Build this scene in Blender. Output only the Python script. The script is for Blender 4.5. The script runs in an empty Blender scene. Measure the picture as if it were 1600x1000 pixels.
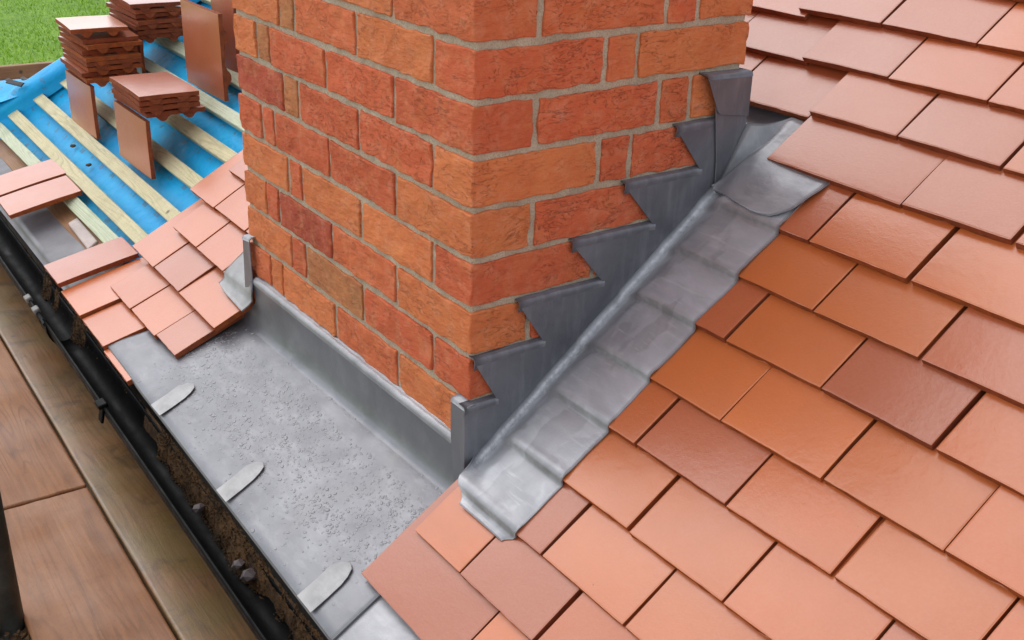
import bpy, bmesh, math, random
from mathutils import Vector, Matrix, noise

random.seed(7)
R = math.radians
scn = bpy.context.scene
col = scn.collection

# ---------------------------------------------------------------- camera
cam_d = bpy.data.cameras.new('camera')
cam = bpy.data.objects.new('camera', cam_d)
col.objects.link(cam)
cam_d.sensor_width = 36.0
cam_d.lens = 39.34
cam_d.clip_start = 0.05
cam_d.clip_end = 400
cam.location = (1.20908, -0.80930, 0.28970)
cam.rotation_mode = 'XYZ'
cam.rotation_euler = (1.138083, -0.029344, 0.953699)
scn.camera = cam

# ---------------------------------------------------------------- sky, sun, exposure
SUN_AZ = math.atan2(-0.97, -0.12)      # the light comes from behind left of the chimney front
SUN_EL = R(57)
w = bpy.data.worlds.new('World')
scn.world = w
w.use_nodes = True
nt = w.node_tree
nt.nodes.clear()
wo = nt.nodes.new('ShaderNodeOutputWorld')
bg = nt.nodes.new('ShaderNodeBackground')
hs = nt.nodes.new('ShaderNodeHueSaturation')
sky = nt.nodes.new('ShaderNodeTexSky')
sky.sky_type = 'NISHITA'
sky.sun_disc = False
sky.sun_elevation = SUN_EL
sky.sun_rotation = SUN_AZ
sky.air_density = 1.0
sky.dust_density = 1.5
sky.ozone_density = 1.0
hs.inputs['Saturation'].default_value = 0.22
bg.inputs['Strength'].default_value = 0.15
nt.links.new(sky.outputs[0], hs.inputs['Color'])
nt.links.new(hs.outputs[0], bg.inputs['Color'])
nt.links.new(bg.outputs[0], wo.inputs['Surface'])

sun_d = bpy.data.lights.new('sun', 'SUN')
sun_d.energy = 0.5
sun_d.angle = R(60)
sun_d.color = (1.0, 0.96, 0.90)
sun = bpy.data.objects.new('sun', sun_d)
col.objects.link(sun)
sdir = Vector((math.sin(SUN_AZ) * math.cos(SUN_EL), math.cos(SUN_AZ) * math.cos(SUN_EL), math.sin(SUN_EL)))
sun.rotation_euler = sdir.to_track_quat('Z', 'Y').to_euler()
sun.location = (0, 0, 8)

scn.view_settings.view_transform = 'Standard'
scn.view_settings.look = 'None'
scn.view_settings.gamma = 1
scn.view_settings.use_curve_mapping = False
scn.view_settings.exposure = 0.74

# ---------------------------------------------------------------- frames of reference
TH = 0.66788                      # roof pitch
CT, ST = math.cos(TH), math.sin(TH)
ZR, ZL = -0.5873, -0.625          # roof plane height at the chimney front, right and left
SKEW = -0.022

def zroof0(x):
    t = min(1, max(0, (x + 0.80) / 0.80))
    return ZL + (ZR - ZL) * t

def rp(x, s, h=0.0, z0=None):
    """roof coordinates (along eaves, up slope, above the tile plane) -> world"""
    z0 = zroof0(x) if z0 is None else z0
    return Vector((x, s * CT - h * ST, z0 + s * ST + h * CT))

def sm(a, b, x):
    t = min(1, max(0, (x - a) / (b - a)))
    return t * t * (3 - 2 * t)

# ---------------------------------------------------------------- helpers
def link(o):
    col.objects.link(o)
    return o

def tag(o, label=None, cat=None, group=None, kind=None):
    if label: o['label'] = label
    if cat: o['category'] = cat
    if group: o['group'] = group
    if kind: o['kind'] = kind
    return o

def empty(name, loc):
    o = bpy.data.objects.new(name, None)
    o.location = loc
    o.empty_display_size = 0.05
    return link(o)

def attach(o, parent):
    o.parent = parent
    return o

def wpos(o):
    v = Vector(o.location)
    p = o.parent
    while p is not None:
        v = v + Vector(p.location)
        p = p.parent
    return v

def mesh_obj(name, verts, faces, mat, parent=None, smooth=True, origin=None):
    """verts in world space; the object's origin goes to the base of the mesh"""
    vs = [Vector(v) for v in verts]
    lo = Vector((min(v.x for v in vs), min(v.y for v in vs), min(v.z for v in vs)))
    hi = Vector((max(v.x for v in vs), max(v.y for v in vs), max(v.z for v in vs)))
    og = Vector(((lo.x + hi.x) / 2, (lo.y + hi.y) / 2, lo.z)) if origin is None else Vector(origin)
    me = bpy.data.meshes.new(name)
    me.from_pydata([v - og for v in vs], [], faces)
    me.update()
    me.materials.append(mat)
    if smooth:
        me.polygons.foreach_set('use_smooth', [True] * len(me.polygons))
    o = bpy.data.objects.new(name, me)
    link(o)
    if parent is not None:
        attach(o, parent)
        o.location = og - wpos(parent)
    else:
        o.location = og
    return o

def inst(name, me, parent, loc, rot=None, scale=(1, 1, 1)):
    o = bpy.data.objects.new(name, me)
    link(o)
    if parent is not None:
        attach(o, parent)
        o.location = Vector(loc) - wpos(parent)
    else:
        o.location = loc
    if rot is not None:
        o.rotation_euler = rot
    o.scale = scale
    return o

def grid_faces(nu, nv, base=0, flip=False):
    f = []
    for i in range(nu - 1):
        for j in range(nv - 1):
            a = base + i * nv + j
            q = (a, a + nv, a + nv + 1, a + 1)
            f.append(q[::-1] if flip else q)
    return f

def sheet(name, pts, mat, parent=None, thick=0.0025, flip=False, smooth=True):
    """pts[i][j] world points -> a closed thin sheet of real thickness (below the given surface)"""
    nu, nv = len(pts), len(pts[0])
    P = [[Vector(p) for p in row] for row in pts]
    top, bot = [], []
    for i in range(nu):
        for j in range(nv):
            a = P[min(i + 1, nu - 1)][j] - P[max(i - 1, 0)][j]
            b = P[i][min(j + 1, nv - 1)] - P[i][max(j - 1, 0)]
            n = a.cross(b)
            n = n.normalized() if n.length > 1e-12 else Vector((0, 0, 1))
            if flip: n = -n
            top.append(P[i][j])
            bot.append(P[i][j] - n * thick)
    N = nu * nv
    f = grid_faces(nu, nv, 0, flip) + grid_faces(nu, nv, N, not flip)
    def rim(idx):
        for a, b in zip(idx[:-1], idx[1:]):
            q = (a, b, b + N, a + N)
            f.append(q if flip else q[::-1])
    rim([i * nv for i in range(nu)][::-1])
    rim([i * nv + nv - 1 for i in range(nu)])
    rim([j for j in range(nv)])
    rim([(nu - 1) * nv + j for j in range(nv)][::-1])
    return mesh_obj(name, top + bot, f, mat, parent, smooth)

def poly_plate(name, outline, n, thick, mat, parent=None, bevel=0.0008):
    """flat polygon (world points, counter-clockwise about n) given thickness along -n, edges bevelled"""
    bm = bmesh.new()
    n = Vector(n).normalized()
    vs = [bm.verts.new(Vector(p)) for p in outline]
    face = bm.faces.new(vs)
    bm.normal_update()
    if face.normal.dot(n) < 0:
        face.normal_flip()
    r = bmesh.ops.extrude_face_region(bm, geom=[face])
    ev = [v for v in r['geom'] if isinstance(v, bmesh.types.BMVert)]
    bmesh.ops.translate(bm, verts=ev, vec=n * thick)
    bmesh.ops.translate(bm, verts=bm.verts[:], vec=-n * thick)
    bmesh.ops.recalc_face_normals(bm, faces=bm.faces[:])
    if bevel:
        bmesh.ops.bevel(bm, geom=bm.edges[:], offset=bevel, segments=1, affect='EDGES', clamp_overlap=True)
    bmesh.ops.triangulate(bm, faces=[f for f in bm.faces if len(f.verts) > 4])
    verts = [v.co.copy() for v in bm.verts]
    bm.verts.index_update()
    faces = [tuple(v.index for v in f.verts) for f in bm.faces]
    bm.free()
    return mesh_obj(name, verts, faces, mat, parent, smooth=False)

def box_mesh(name, sx, sy, sz, mat, seg=(1, 1, 1), bev=0.002, rough=0.0, seed=0, center=(0, 0, 0)):
    """a box of subdivided faces with pulled-in rims and a little surface noise (local space, centred)"""
    def axis(n, s):
        a = [-s / 2, -s / 2 + bev, -s / 2 + bev * 1.9]
        for i in range(1, n):
            a.append(-s / 2 + s * i / n)
        a += [s / 2 - bev * 1.9, s / 2 - bev, s / 2]
        return a
    ax, ay, az = axis(seg[0], sx), axis(seg[1], sy), axis(seg[2], sz)
    idx, verts, faces = {}, [], []
    def V(i, j, k):
        key = (i, j, k)
        if key not in idx:
            p = Vector((ax[i], ay[j], az[k]))
            on = [i in (0, len(ax) - 1), j in (0, len(ay) - 1), k in (0, len(az) - 1)]
            if sum(on) >= 2:                      # round the rims
                for c, a in enumerate((ax, ay, az)):
                    if on[c]:
                        p[c] *= 1 - 0.45 * bev / (abs(p[c]) + 1e-9)
            if rough:
                q = p * 38 + Vector((seed * 7.13, seed * 3.7, seed * 1.9))
                d = noise.noise_vector(q) * rough + noise.noise_vector(q * 2.9) * rough * 0.5
                p = p + d
            idx[key] = len(verts)
            verts.append(p + Vector(center))
        return idx[key]
    nx, ny, nz = len(ax), len(ay), len(az)
    for i in range(nx - 1):
        for j in range(ny - 1):
            faces.append((V(i, j, nz - 1), V(i + 1, j, nz - 1), V(i + 1, j + 1, nz - 1), V(i, j + 1, nz - 1)))
            faces.append((V(i, j, 0), V(i, j + 1, 0), V(i + 1, j + 1, 0), V(i + 1, j, 0)))
    for i in range(nx - 1):
        for k in range(nz - 1):
            faces.append((V(i, 0, k), V(i + 1, 0, k), V(i + 1, 0, k + 1), V(i, 0, k + 1)))
            faces.append((V(i, ny - 1, k), V(i, ny - 1, k + 1), V(i + 1, ny - 1, k + 1), V(i + 1, ny - 1, k)))
    for j in range(ny - 1):
        for k in range(nz - 1):
            faces.append((V(0, j, k), V(0, j, k + 1), V(0, j + 1, k + 1), V(0, j + 1, k)))
            faces.append((V(nx - 1, j, k), V(nx - 1, j + 1, k), V(nx - 1, j + 1, k + 1), V(nx - 1, j, k + 1)))
    me = bpy.data.meshes.new(name)
    me.from_pydata(verts, [], faces)
    me.update()
    me.materials.append(mat)
    me.polygons.foreach_set('use_smooth', [True] * len(me.polygons))
    return me

# ---------------------------------------------------------------- materials
class NT:
    def __init__(self, name):
        self.m = bpy.data.materials.new(name)
        self.m.use_nodes = True
        self.t = self.m.node_tree
        self.t.nodes.clear()
        self.out = self.n('ShaderNodeOutputMaterial')
        self.b = self.n('ShaderNodeBsdfPrincipled')
        self.l(self.b.outputs[0], self.out.inputs['Surface'])
    def n(self, typ, **kw):
        nd = self.t.nodes.new(typ)
        for k, v in kw.items():
            if k in nd.inputs: nd.inputs[k].default_value = v
            else: setattr(nd, k, v)
        return nd
    def l(self, a, b): self.t.links.new(a, b)
    def set(self, **kw):
        for k, v in kw.items():
            self.b.inputs[k.replace('_', ' ')].default_value = v
    def coord(self, scale=(1, 1, 1), rand=False, kind='Object'):
        tc = self.n('ShaderNodeTexCoord')
        mp = self.n('ShaderNodeMapping')
        mp.inputs['Scale'].default_value = scale
        self.l(tc.outputs[kind], mp.inputs['Vector'])
        if rand:
            oi = self.n('ShaderNodeObjectInfo')
            ml = self.n('ShaderNodeMath', operation='MULTIPLY')
            ml.inputs[1].default_value = 37.0
            self.l(oi.outputs['Random'], ml.inputs[0])
            cb = self.n('ShaderNodeCombineXYZ')
            for i in range(3): self.l(ml.outputs[0], cb.inputs[i])
            self.l(cb.outputs[0], mp.inputs['Location'])
        return mp.outputs[0]
    def noise(self, vec, scale, detail=4, rough=0.55, dist=0.0):
        nd = self.n('ShaderNodeTexNoise')
        nd.inputs['Scale'].default_value = scale
        nd.inputs['Detail'].default_value = detail
        nd.inputs['Roughness'].default_value = rough
        nd.inputs['Distortion'].default_value = dist
        self.l(vec, nd.inputs['Vector'])
        return nd.outputs['Fac']
    def ramp(self, fac, stops):
        nd = self.n('ShaderNodeValToRGB')
        els = nd.color_ramp.elements
        while len(els) < len(stops): els.new(0.5)
        for e, (p, c) in zip(els, stops):
            e.position = p
            e.color = (c[0], c[1], c[2], 1) if not isinstance(c, (int, float)) else (c, c, c, 1)
        self.l(fac, nd.inputs[0])
        return nd.outputs[0]
    def mix(self, fac, a, b, mode='MIX'):
        nd = self.n('ShaderNodeMix', data_type='RGBA', blend_type=mode)
        def put(i, v):
            if hasattr(v, 'default_value') or hasattr(v, 'is_linked'): self.l(v, nd.inputs[i])
            else: nd.inputs[i].default_value = (v if isinstance(v, (int, float)) else (*v, 1)) if i != 0 else v
        put(0, fac); put(6, a); put(7, b)
        return nd.outputs[2]
    def math(self, op, a, b):
        nd = self.n('ShaderNodeMath', operation=op)
        for i, v in enumerate((a, b)):
            if isinstance(v, (int, float)): nd.inputs[i].default_value = v
            else: self.l(v, nd.inputs[i])
        return nd.outputs[0]
    def bump(self, h, strength, dist, prev=None):
        nd = self.n('ShaderNodeBump')
        nd.inputs['Strength'].default_value = strength
        nd.inputs['Distance'].default_value = dist
        self.l(h, nd.inputs['Height'])
        if prev is not None: self.l(prev, nd.inputs['Normal'])
        return nd.outputs[0]
    def objcol(self):
        return self.n('ShaderNodeObjectInfo').outputs['Color']

def m_tile():
    k = NT('clay_tile')
    v = k.coord(rand=True)
    oc = k.objcol()
    n1 = k.noise(v, 9, 3)
    c = k.mix(k.ramp(n1, [(0.3, 0.0), (0.75, 0.30)]), oc, (0.40, 0.095, 0.03))
    n2 = k.noise(v, 260, 2)
    c = k.mix(k.ramp(n2, [(0.35, 0.0), (0.8, 0.15)]), c, (0.60, 0.22, 0.10))
    sp = k.n('ShaderNodeTexVoronoi', feature='F1'); sp.inputs['Scale'].default_value = 42
    k.l(v, sp.inputs['Vector'])
    spots = k.ramp(sp.outputs['Distance'], [(0.03, 1.0), (0.055, 0.0)])
    gate = k.ramp(k.noise(v, 23, 1), [(0.60, 0.0), (0.64, 1.0)])
    c = k.mix(k.math('MULTIPLY', spots, gate), c, (0.16, 0.07, 0.045))
    k.l(c, k.b.inputs['Base Color'])
    rr = k.ramp(k.noise(v, 6, 4), [(0.3, 0.36), (0.7, 0.5)])
    k.l(rr, k.b.inputs['Roughness'])
    k.set(Coat_Weight=1.0, Coat_Roughness=0.24, Coat_IOR=1.5)
    h1 = k.noise(v, 120, 3, 0.6, 1.2)
    h2 = k.noise(v, 420, 2)
    b = k.bump(h1, 0.22, 0.002)
    b = k.bump(h2, 0.15, 0.0006, b)
    k.l(b, k.b.inputs['Normal'])
    lowb = k.bump(k.noise(v, 40, 2), 0.12, 0.004)
    lowb = k.bump(k.noise(v, 150, 3, 0.55, 0.5), 0.16, 0.0016, lowb)
    k.l(lowb, k.b.inputs['Coat Normal'])
    return k.m

def m_brick():
    k = NT('brick_clay')
    v = k.coord(rand=True)
    oc = k.objcol()
    n1 = k.noise(v, 14, 4, 0.6)
    c = k.mix(k.ramp(n1, [(0.35, 0.0), (0.7, 0.4)]), oc, (0.56, 0.12, 0.045))
    n2 = k.noise(v, 19, 4, 0.6, 0.8)
    c = k.mix(k.ramp(n2, [(0.52, 0.0), (0.75, 0.5)]), c, (0.70, 0.26, 0.09))
    n3 = k.noise(v, 100, 3, 0.7)
    c = k.mix(k.ramp(n3, [(0.58, 0.0), (0.80, 0.28)]), c, (0.25, 0.06, 0.03))
    # drag-wire fissures
    v2 = k.coord(scale=(1, 1, 2.4), rand=True)
    f = k.noise(v2, 20, 5, 0.62, 1.5)
    fa = k.math('ABSOLUTE', k.math('SUBTRACT', f, 0.5), 0)
    gate = k.ramp(k.noise(v, 11, 2), [(0.42, 0.0), (0.58, 1.0)])
    cr = k.math('MULTIPLY', k.ramp(fa, [(0.0, 1.0), (0.009, 0.0)]), gate)
    c = k.mix(k.math('MULTIPLY', cr, 0.38), c, (0.22, 0.05, 0.025))
    c = k.mix(k.ramp(k.noise(v, 44, 4, 0.65), [(0.48, 0.0), (0.75, 0.34)]), c, (0.82, 0.38, 0.22))
    c = k.mix(k.ramp(k.noise(k.coord(scale=(1, 1, 3.0), rand=True), 48, 4, 0.65), [(0.56, 0.0), (0.72, 0.22)]), c, (0.36, 0.075, 0.035))
    # lime bloom
    bl = k.ramp(k.noise(v, 17, 6, 0.75), [(0.62, 0.0), (0.80, 0.40)])
    c = k.mix(bl, c, (0.62, 0.45, 0.36))
    k.l(c, k.b.inputs['Base Color'])
    k.set(Roughness=0.82, Specular_IOR_Level=0.3)
    b = k.bump(k.noise(k.coord(scale=(1, 1, 2.2), rand=True), 48, 5, 0.62), 0.75, 0.005)
    b = k.bump(cr, 0.8, 0.003, b) if False else k.bump(k.math('SUBTRACT', 1.0, cr), 0.7, 0.003, b)
    b = k.bump(k.noise(v, 330, 3), 0.18, 0.0010, b)
    b = k.bump(k.noise(k.coord(scale=(1, 1, 1.6), rand=True), 15, 3, 0.5, 0.6), 0.6, 0.010, b)
    k.l(b, k.b.inputs['Normal'])
    return k.m

def m_mortar():
    k = NT('mortar_sand')
    v = k.coord()
    c = k.ramp(k.noise(v, 22, 5, 0.65), [(0.3, (0.43, 0.36, 0.26)), (0.7, (0.65, 0.56, 0.42))])
    c = k.mix(k.ramp(k.noise(v, 420, 2), [(0.45, 0.0), (0.7, 0.5)]), c, (0.20, 0.16, 0.11))
    k.l(c, k.b.inputs['Base Color'])
    k.set(Roughness=0.95, Specular_IOR_Level=0.2)
    b = k.bump(k.noise(v, 60, 5, 0.7), 0.6, 0.004)
    b = k.bump(k.noise(v, 520, 3), 0.6, 0.0015, b)
    k.l(b, k.b.inputs['Normal'])
    return k.m

def m_lead(name, dark, light, metal, r0, r1, drops=False, bloom=0.5, wet=0.0, bb=0.35):
    k = NT(name)
    v = k.coord()
    c = k.ramp(k.noise(v, 7, 6, 0.6, 0.7), [(0.32, dark), (0.7, light)])
    vs = k.coord(scale=(1, 3.2, 0.5))
    st = k.ramp(k.noise(vs, 15, 6, 0.68, 0.2), [(0.50, 0.0), (0.80, bloom)])
    c = k.mix(st, c, (0.56, 0.57, 0.60))
    c = k.mix(k.ramp(k.noise(v, 5.5, 3, 0.6, 1.2), [(0.60, 0.0), (0.75, 0.28)]), c, (0.29, 0.285, 0.27))
    rr = k.ramp(k.noise(v, 16, 5, 0.6), [(0.3, r0), (0.72, r1)])
    if wet:
        wm = k.ramp(k.noise(k.coord(scale=(1.5, .8, .8)), 11, 3, 0.45, 0.3), [(0.50, 0.0), (0.53, wet)])
        c = k.mix(wm, c, (0.10, 0.102, 0.112))
        rr = k.mix(wm, rr, (0.22, 0.22, 0.22))
        sc = k.ramp(k.noise(k.coord(scale=(.6, 5, 5)), 24, 4, 0.7), [(0.58, 0.0), (0.70, 0.45)])
        c = k.mix(sc, c, (0.55, 0.56, 0.58))
        at = k.n('ShaderNodeAttribute'); at.attribute_name = 'scuff_highlight'
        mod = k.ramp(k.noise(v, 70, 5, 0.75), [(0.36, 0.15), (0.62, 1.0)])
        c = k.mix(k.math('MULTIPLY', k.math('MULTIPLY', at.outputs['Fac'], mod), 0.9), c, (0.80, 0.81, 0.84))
        ag = k.n('ShaderNodeAttribute'); ag.attribute_name = 'step_dark'
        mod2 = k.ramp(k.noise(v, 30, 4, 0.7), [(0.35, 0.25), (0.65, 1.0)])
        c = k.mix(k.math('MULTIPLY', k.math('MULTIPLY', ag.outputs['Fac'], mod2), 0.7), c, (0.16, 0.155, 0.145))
    k.l(c, k.b.inputs['Base Color'])
    k.l(rr, k.b.inputs['Roughness'])
    k.set(Metallic=metal)
    b = k.bump(k.noise(v, 13, 4, 0.5, 0.4), bb, 0.008)
    b = k.bump(k.noise(v, 220, 4, 0.65), 0.10 if drops else 0.22, 0.0012, b)
    if drops:
        vo = k.n('ShaderNodeTexVoronoi', feature='SMOOTH_F1'); vo.inputs['Scale'].default_value = 210
        k.l(v, vo.inputs['Vector'])
        b = k.bump(vo.outputs['Distance'], 0.07, 0.0010, b)
    k.l(b, k.b.inputs['Normal'])
    return k.m

def m_simple(name, colr, rough=0.6, metal=0.0, n_scale=30, var=0.35, bump=0.3, bdist=0.002, coat=0.0, second=None):
    k = NT(name)
    v = k.coord()
    d = tuple(c * (1 - var) for c in colr)
    l = second if second else tuple(min(1, c * (1 + var)) for c in colr)
    c = k.ramp(k.noise(v, n_scale, 5, 0.65), [(0.3, d), (0.7, l)])
    k.l(c, k.b.inputs['Base Color'])
    rr = k.ramp(k.noise(v, n_scale * 1.7, 4), [(0.3, max(0.05, rough - 0.12)), (0.7, min(1, rough + 0.12))])
    k.l(rr, k.b.inputs['Roughness'])
    k.set(Metallic=metal, Coat_Weight=coat, Coat_Roughness=0.15)
    if bump:
        k.l(k.bump(k.noise(v, n_scale * 6, 4, 0.65), bump, bdist), k.b.inputs['Normal'])
    return k.m

def m_wood(name, c0, c1, c2, grain=(1.2, 22, 22), coat=0.0, rough=0.65, scale=9, moss=None):
    k = NT(name)
    v = k.coord(scale=grain, rand=True)
    vv = k.coord(rand=True)
    g = k.noise(v, scale, 6, 0.62, 0.5)
    c = k.ramp(g, [(0.28, c0), (0.5, c1), (0.74, c2)])
    wv = k.n('ShaderNodeTexWave', wave_type='BANDS', bands_direction='Y')
    wv.inputs['Scale'].default_value = 1.6; wv.inputs['Distortion'].default_value = 5.0
    wv.inputs['Detail'].default_value = 3
    k.l(k.coord(scale=(grain[0] * 1.5, grain[1] * 1.6, grain[2]), rand=True), wv.inputs['Vector'])
    c = k.mix(k.ramp(wv.outputs['Fac'], [(0.62, 0.0), (1.0, 0.3)]), c, c0)
    c = k.mix(k.ramp(k.noise(vv, 3.2, 5, 0.6, 0.4), [(0.35, 0.0), (0.7, 0.7)]), c, c2)
    c = k.mix(k.ramp(k.noise(vv, 6.5, 4, 0.6, 0.6), [(0.52, 0.0), (0.75, 0.55)]), c, c0)
    if moss:
        c = k.mix(k.ramp(k.noise(vv, 5, 5, 0.65, 0.6), [(0.40, 0.0), (0.64, 0.8)]), c, moss)
        c = k.mix(k.ramp(k.noise(vv, 9, 5, 0.7, 1.0), [(0.52, 0.0), (0.70, 0.75)]), c, (0.045, 0.03, 0.02))
    rg = k.noise(k.coord(scale=(.30, 3.4, 3.4), rand=True), 3.4, 2, 0.4, 0.15)
    rg = k.math('FRACT', k.math('MULTIPLY', rg, 22.0), 0)
    lines = k.ramp(rg, [(0.0, 0.55), (0.16, 0.0), (0.72, 0.0), (1.0, 0.5)])
    wearm = k.ramp(k.noise(vv, 7, 4, 0.6), [(0.38, 0.15), (0.66, 1.0)])
    c = k.mix(k.math('MULTIPLY', lines, wearm), c, tuple(q * .6 for q in c0))
    c = k.mix(k.ramp(k.noise(vv, 150, 3, 0.7), [(0.55, 0.0), (0.75, 0.35)]), c, tuple(q * .5 for q in c0))
    # knots
    kn = k.n('ShaderNodeTexVoronoi', feature='F1'); kn.inputs['Scale'].default_value = 7.0
    k.l(vv, kn.inputs['Vector'])
    c = k.mix(k.ramp(kn.outputs['Distance'], [(0.045, 0.85), (0.075, 0.0)]), c, (0.06, 0.04, 0.035))
    k.l(c, k.b.inputs['Base Color'])
    k.l(k.ramp(k.noise(vv, 8, 4), [(0.3, rough - 0.15), (0.7, min(1, rough + 0.12))]), k.b.inputs['Roughness'])
    k.set(Coat_Weight=coat, Coat_Roughness=0.22)
    b = k.bump(g, 0.35, 0.003)
    b = k.bump(lines, -0.4, 0.0015, b)
    b = k.bump(k.noise(vv, 240, 3), 0.25, 0.001, b)
    k.l(b, k.b.inputs['Normal'])
    return k.m

M = {}
M['tile'] = m_tile()
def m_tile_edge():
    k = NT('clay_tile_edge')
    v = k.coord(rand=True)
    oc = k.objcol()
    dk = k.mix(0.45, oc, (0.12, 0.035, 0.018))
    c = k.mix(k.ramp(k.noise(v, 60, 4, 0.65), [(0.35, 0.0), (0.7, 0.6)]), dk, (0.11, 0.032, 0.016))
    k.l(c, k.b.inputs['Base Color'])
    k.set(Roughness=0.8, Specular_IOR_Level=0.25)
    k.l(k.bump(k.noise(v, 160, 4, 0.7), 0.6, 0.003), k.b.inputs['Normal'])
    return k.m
M['tile_edge'] = m_tile_edge()
M['brick'] = m_brick()
M['mortar'] = m_mortar()
M['lead'] = m_lead('lead_sheet', (0.25, 0.255, 0.275), (0.42, 0.425, 0.45), 0.3, 0.32, 0.5)
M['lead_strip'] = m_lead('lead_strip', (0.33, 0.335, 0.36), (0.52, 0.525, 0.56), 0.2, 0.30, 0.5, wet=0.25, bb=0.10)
M['lead_wet'] = m_lead('lead_wet', (0.175, 0.178, 0.195), (0.24, 0.243, 0.265), 0.4, 0.32, 0.50, drops=True, bloom=.22, bb=.12)
M['lead_shaded'] = m_lead('lead_shaded', (0.15, 0.153, 0.175), (0.26, 0.264, 0.295), 0.4, 0.32, 0.5, bloom=0.25)  # darker copy of the lead: shade of the upright faces put into the colour
M['lead_clip'] = m_lead('lead_new', (0.25, 0.25, 0.255), (0.44, 0.44, 0.44), 0.35, 0.4, 0.6)
M['gutter'] = m_simple('gutter_plastic', (0.004, 0.004, 0.0045), 0.55, 0, 14, 0.5, 0.3, 0.002, 0.0)
M['gutter'].node_tree.nodes['Principled BSDF'].inputs['Specular IOR Level'].default_value = 0.10
M['gutter_grey'] = m_simple('bracket_grey', (0.20, 0.19, 0.18), 0.5, 0, 40, 0.3, 0.1)
M['felt'] = m_simple('eaves_tray_plastic', (0.17, 0.165, 0.18), 0.45, 0, 8, 0.3, 0.1)
M['batten'] = m_wood('treated_batten', (0.42, 0.37, 0.20), (0.62, 0.56, 0.33), (0.76, 0.68, 0.43), (1.5, 30, 30), 0.0, 0.7)
M['batten_green'] = m_wood('treated_batten_green', (0.37, 0.43, 0.27), (0.56, 0.62, 0.43), (0.70, 0.72, 0.54), (1.5, 30, 30), 0.0, 0.7)
M['board'] = m_wood('scaffold_plank', (0.16, 0.060, 0.022), (0.25, 0.100, 0.036), (0.34, 0.150, 0.060), (0.7, 9, 9), 0.05, 0.62, 5)
M['board_moss'] = m_wood('scaffold_plank_mossy', (0.13, 0.062, 0.026), (0.22, 0.108, 0.042), (0.31, 0.16, 0.068), (0.7, 8, 8), 0.35, 0.45, 5, (0.17, 0.11, 0.03))
M['toe'] = m_wood('toe_board_timber', (0.20, 0.09, 0.04), (0.28, 0.13, 0.06), (0.36, 0.19, 0.09))
M['steel'] = m_simple('scaffold_steel', (0.055, 0.06, 0.055), 0.5, 0.6, 18, 0.45, 0.35)
M['moss'] = m_simple('moss_debris', (0.075, 0.036, 0.014), 0.95, 0, 30, 0.75, 0.8, 0.006, 0, (0.19, 0.095, 0.032))
M['stone'] = m_simple('stone_chip', (0.13, 0.10, 0.10), 0.6, 0, 60, 0.3, 0.4)
M['render'] = m_simple('pale_mortar', (0.55, 0.47, 0.44), 0.85, 0, 30, 0.15, 0.4)
M['dark'] = m_simple('dark_plastic', (0.02, 0.06, 0.055), 0.5, 0, 30, 0.3, 0.1)
M['bounce'] = m_simple('bounce_ground_grey', (0.36, 0.32, 0.27), 0.95, 0, 6, 0.3, 0.6, 0.02)
M['fascia'] = m_simple('fascia_paint', (0.015, 0.014, 0.014), 0.6, 0, 20, 0.4, 0.2)

def m_membrane():
    k = NT('blue_membrane')
    v = k.coord()
    c = k.ramp(k.noise(v, 5, 4, 0.6), [(0.3, (0.002, 0.34, 0.74)), (0.7, (0.012, 0.48, 0.88))])
    wv = k.n('ShaderNodeTexWave', wave_type='BANDS', bands_direction='X')
    wv.inputs['Scale'].default_value = 28; wv.inputs['Distortion'].default_value = 1.5
    k.l(v, wv.inputs['Vector'])
    # printed dashes along the roll
    br = k.n('ShaderNodeTexBrick')
    br.inputs['Scale'].default_value = 1.0
    for nme, val in (('Mortar Size', 0.0), ('Brick Width', 0.085), ('Row Height', 0.095)):
        br.inputs[nme].default_value = val
    sepx = k.n('ShaderNodeSeparateXYZ'); k.l(v, sepx.inputs[0])
    fx = k.math('FRACT', k.math('MULTIPLY', sepx.outputs[0], 11.0), 0)
    fy = k.math('FRACT', k.math('MULTIPLY', sepx.outputs[1], 13.3), 0)
    dx = k.math('LESS_THAN', fx, 0.32)
    dy = k.math('LESS_THAN', fy, 0.16)
    wear = k.ramp(k.noise(v, 60, 3), [(0.46, 0.0), (0.54, 0.6)])
    d = k.math('MULTIPLY', k.math('MULTIPLY', dx, dy), wear)
    c = k.mix(d, c, (0.10, 0.16, 0.24))
    k.l(c, k.b.inputs['Base Color'])
    k.set(Roughness=0.5, Specular_IOR_Level=0.25)
    b = k.bump(k.noise(v, 16, 3, 0.5), 0.6, 0.015)
    b = k.bump(wv.outputs['Fac'], 0.10, 0.001, b)
    k.l(b, k.b.inputs['Normal'])
    return k.m
M['membrane'] = m_membrane()

def m_lawn():
    k = NT('lawn_soil')
    v = k.coord()
    c = k.ramp(k.noise(v, 0.9, 6, 0.65), [(0.3, (0.13, 0.27, 0.02)), (0.7, (0.24, 0.42, 0.04))])
    c = k.mix(k.ramp(k.noise(v, 9, 4), [(0.4, 0.0), (0.7, 0.5)]), c, (0.045, 0.12, 0.01))
    k.l(c, k.b.inputs['Base Color'])
    k.set(Roughness=0.9)
    k.l(k.bump(k.noise(v, 14, 5), 0.8, 0.05), k.b.inputs['Normal'])
    return k.m
M['lawn'] = m_lawn()

def m_grass():
    k = NT('grass_blade')
    oc = k.coord(kind='Object')
    c = k.ramp(k.noise(oc, 1.3, 5, 0.7), [(0.3, (0.20, 0.40, 0.03)), (0.7, (0.42, 0.64, 0.07))])
    k.l(c, k.b.inputs['Base Color'])
    k.set(Roughness=0.6)
    return k.m
M['grass'] = m_grass()

def m_water():
    k = NT('water')
    k.set(Base_Color=(0.29, 0.295, 0.31, 1), Roughness=0.05, IOR=1.45)
    return k.m
M['water'] = m_water()

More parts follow.
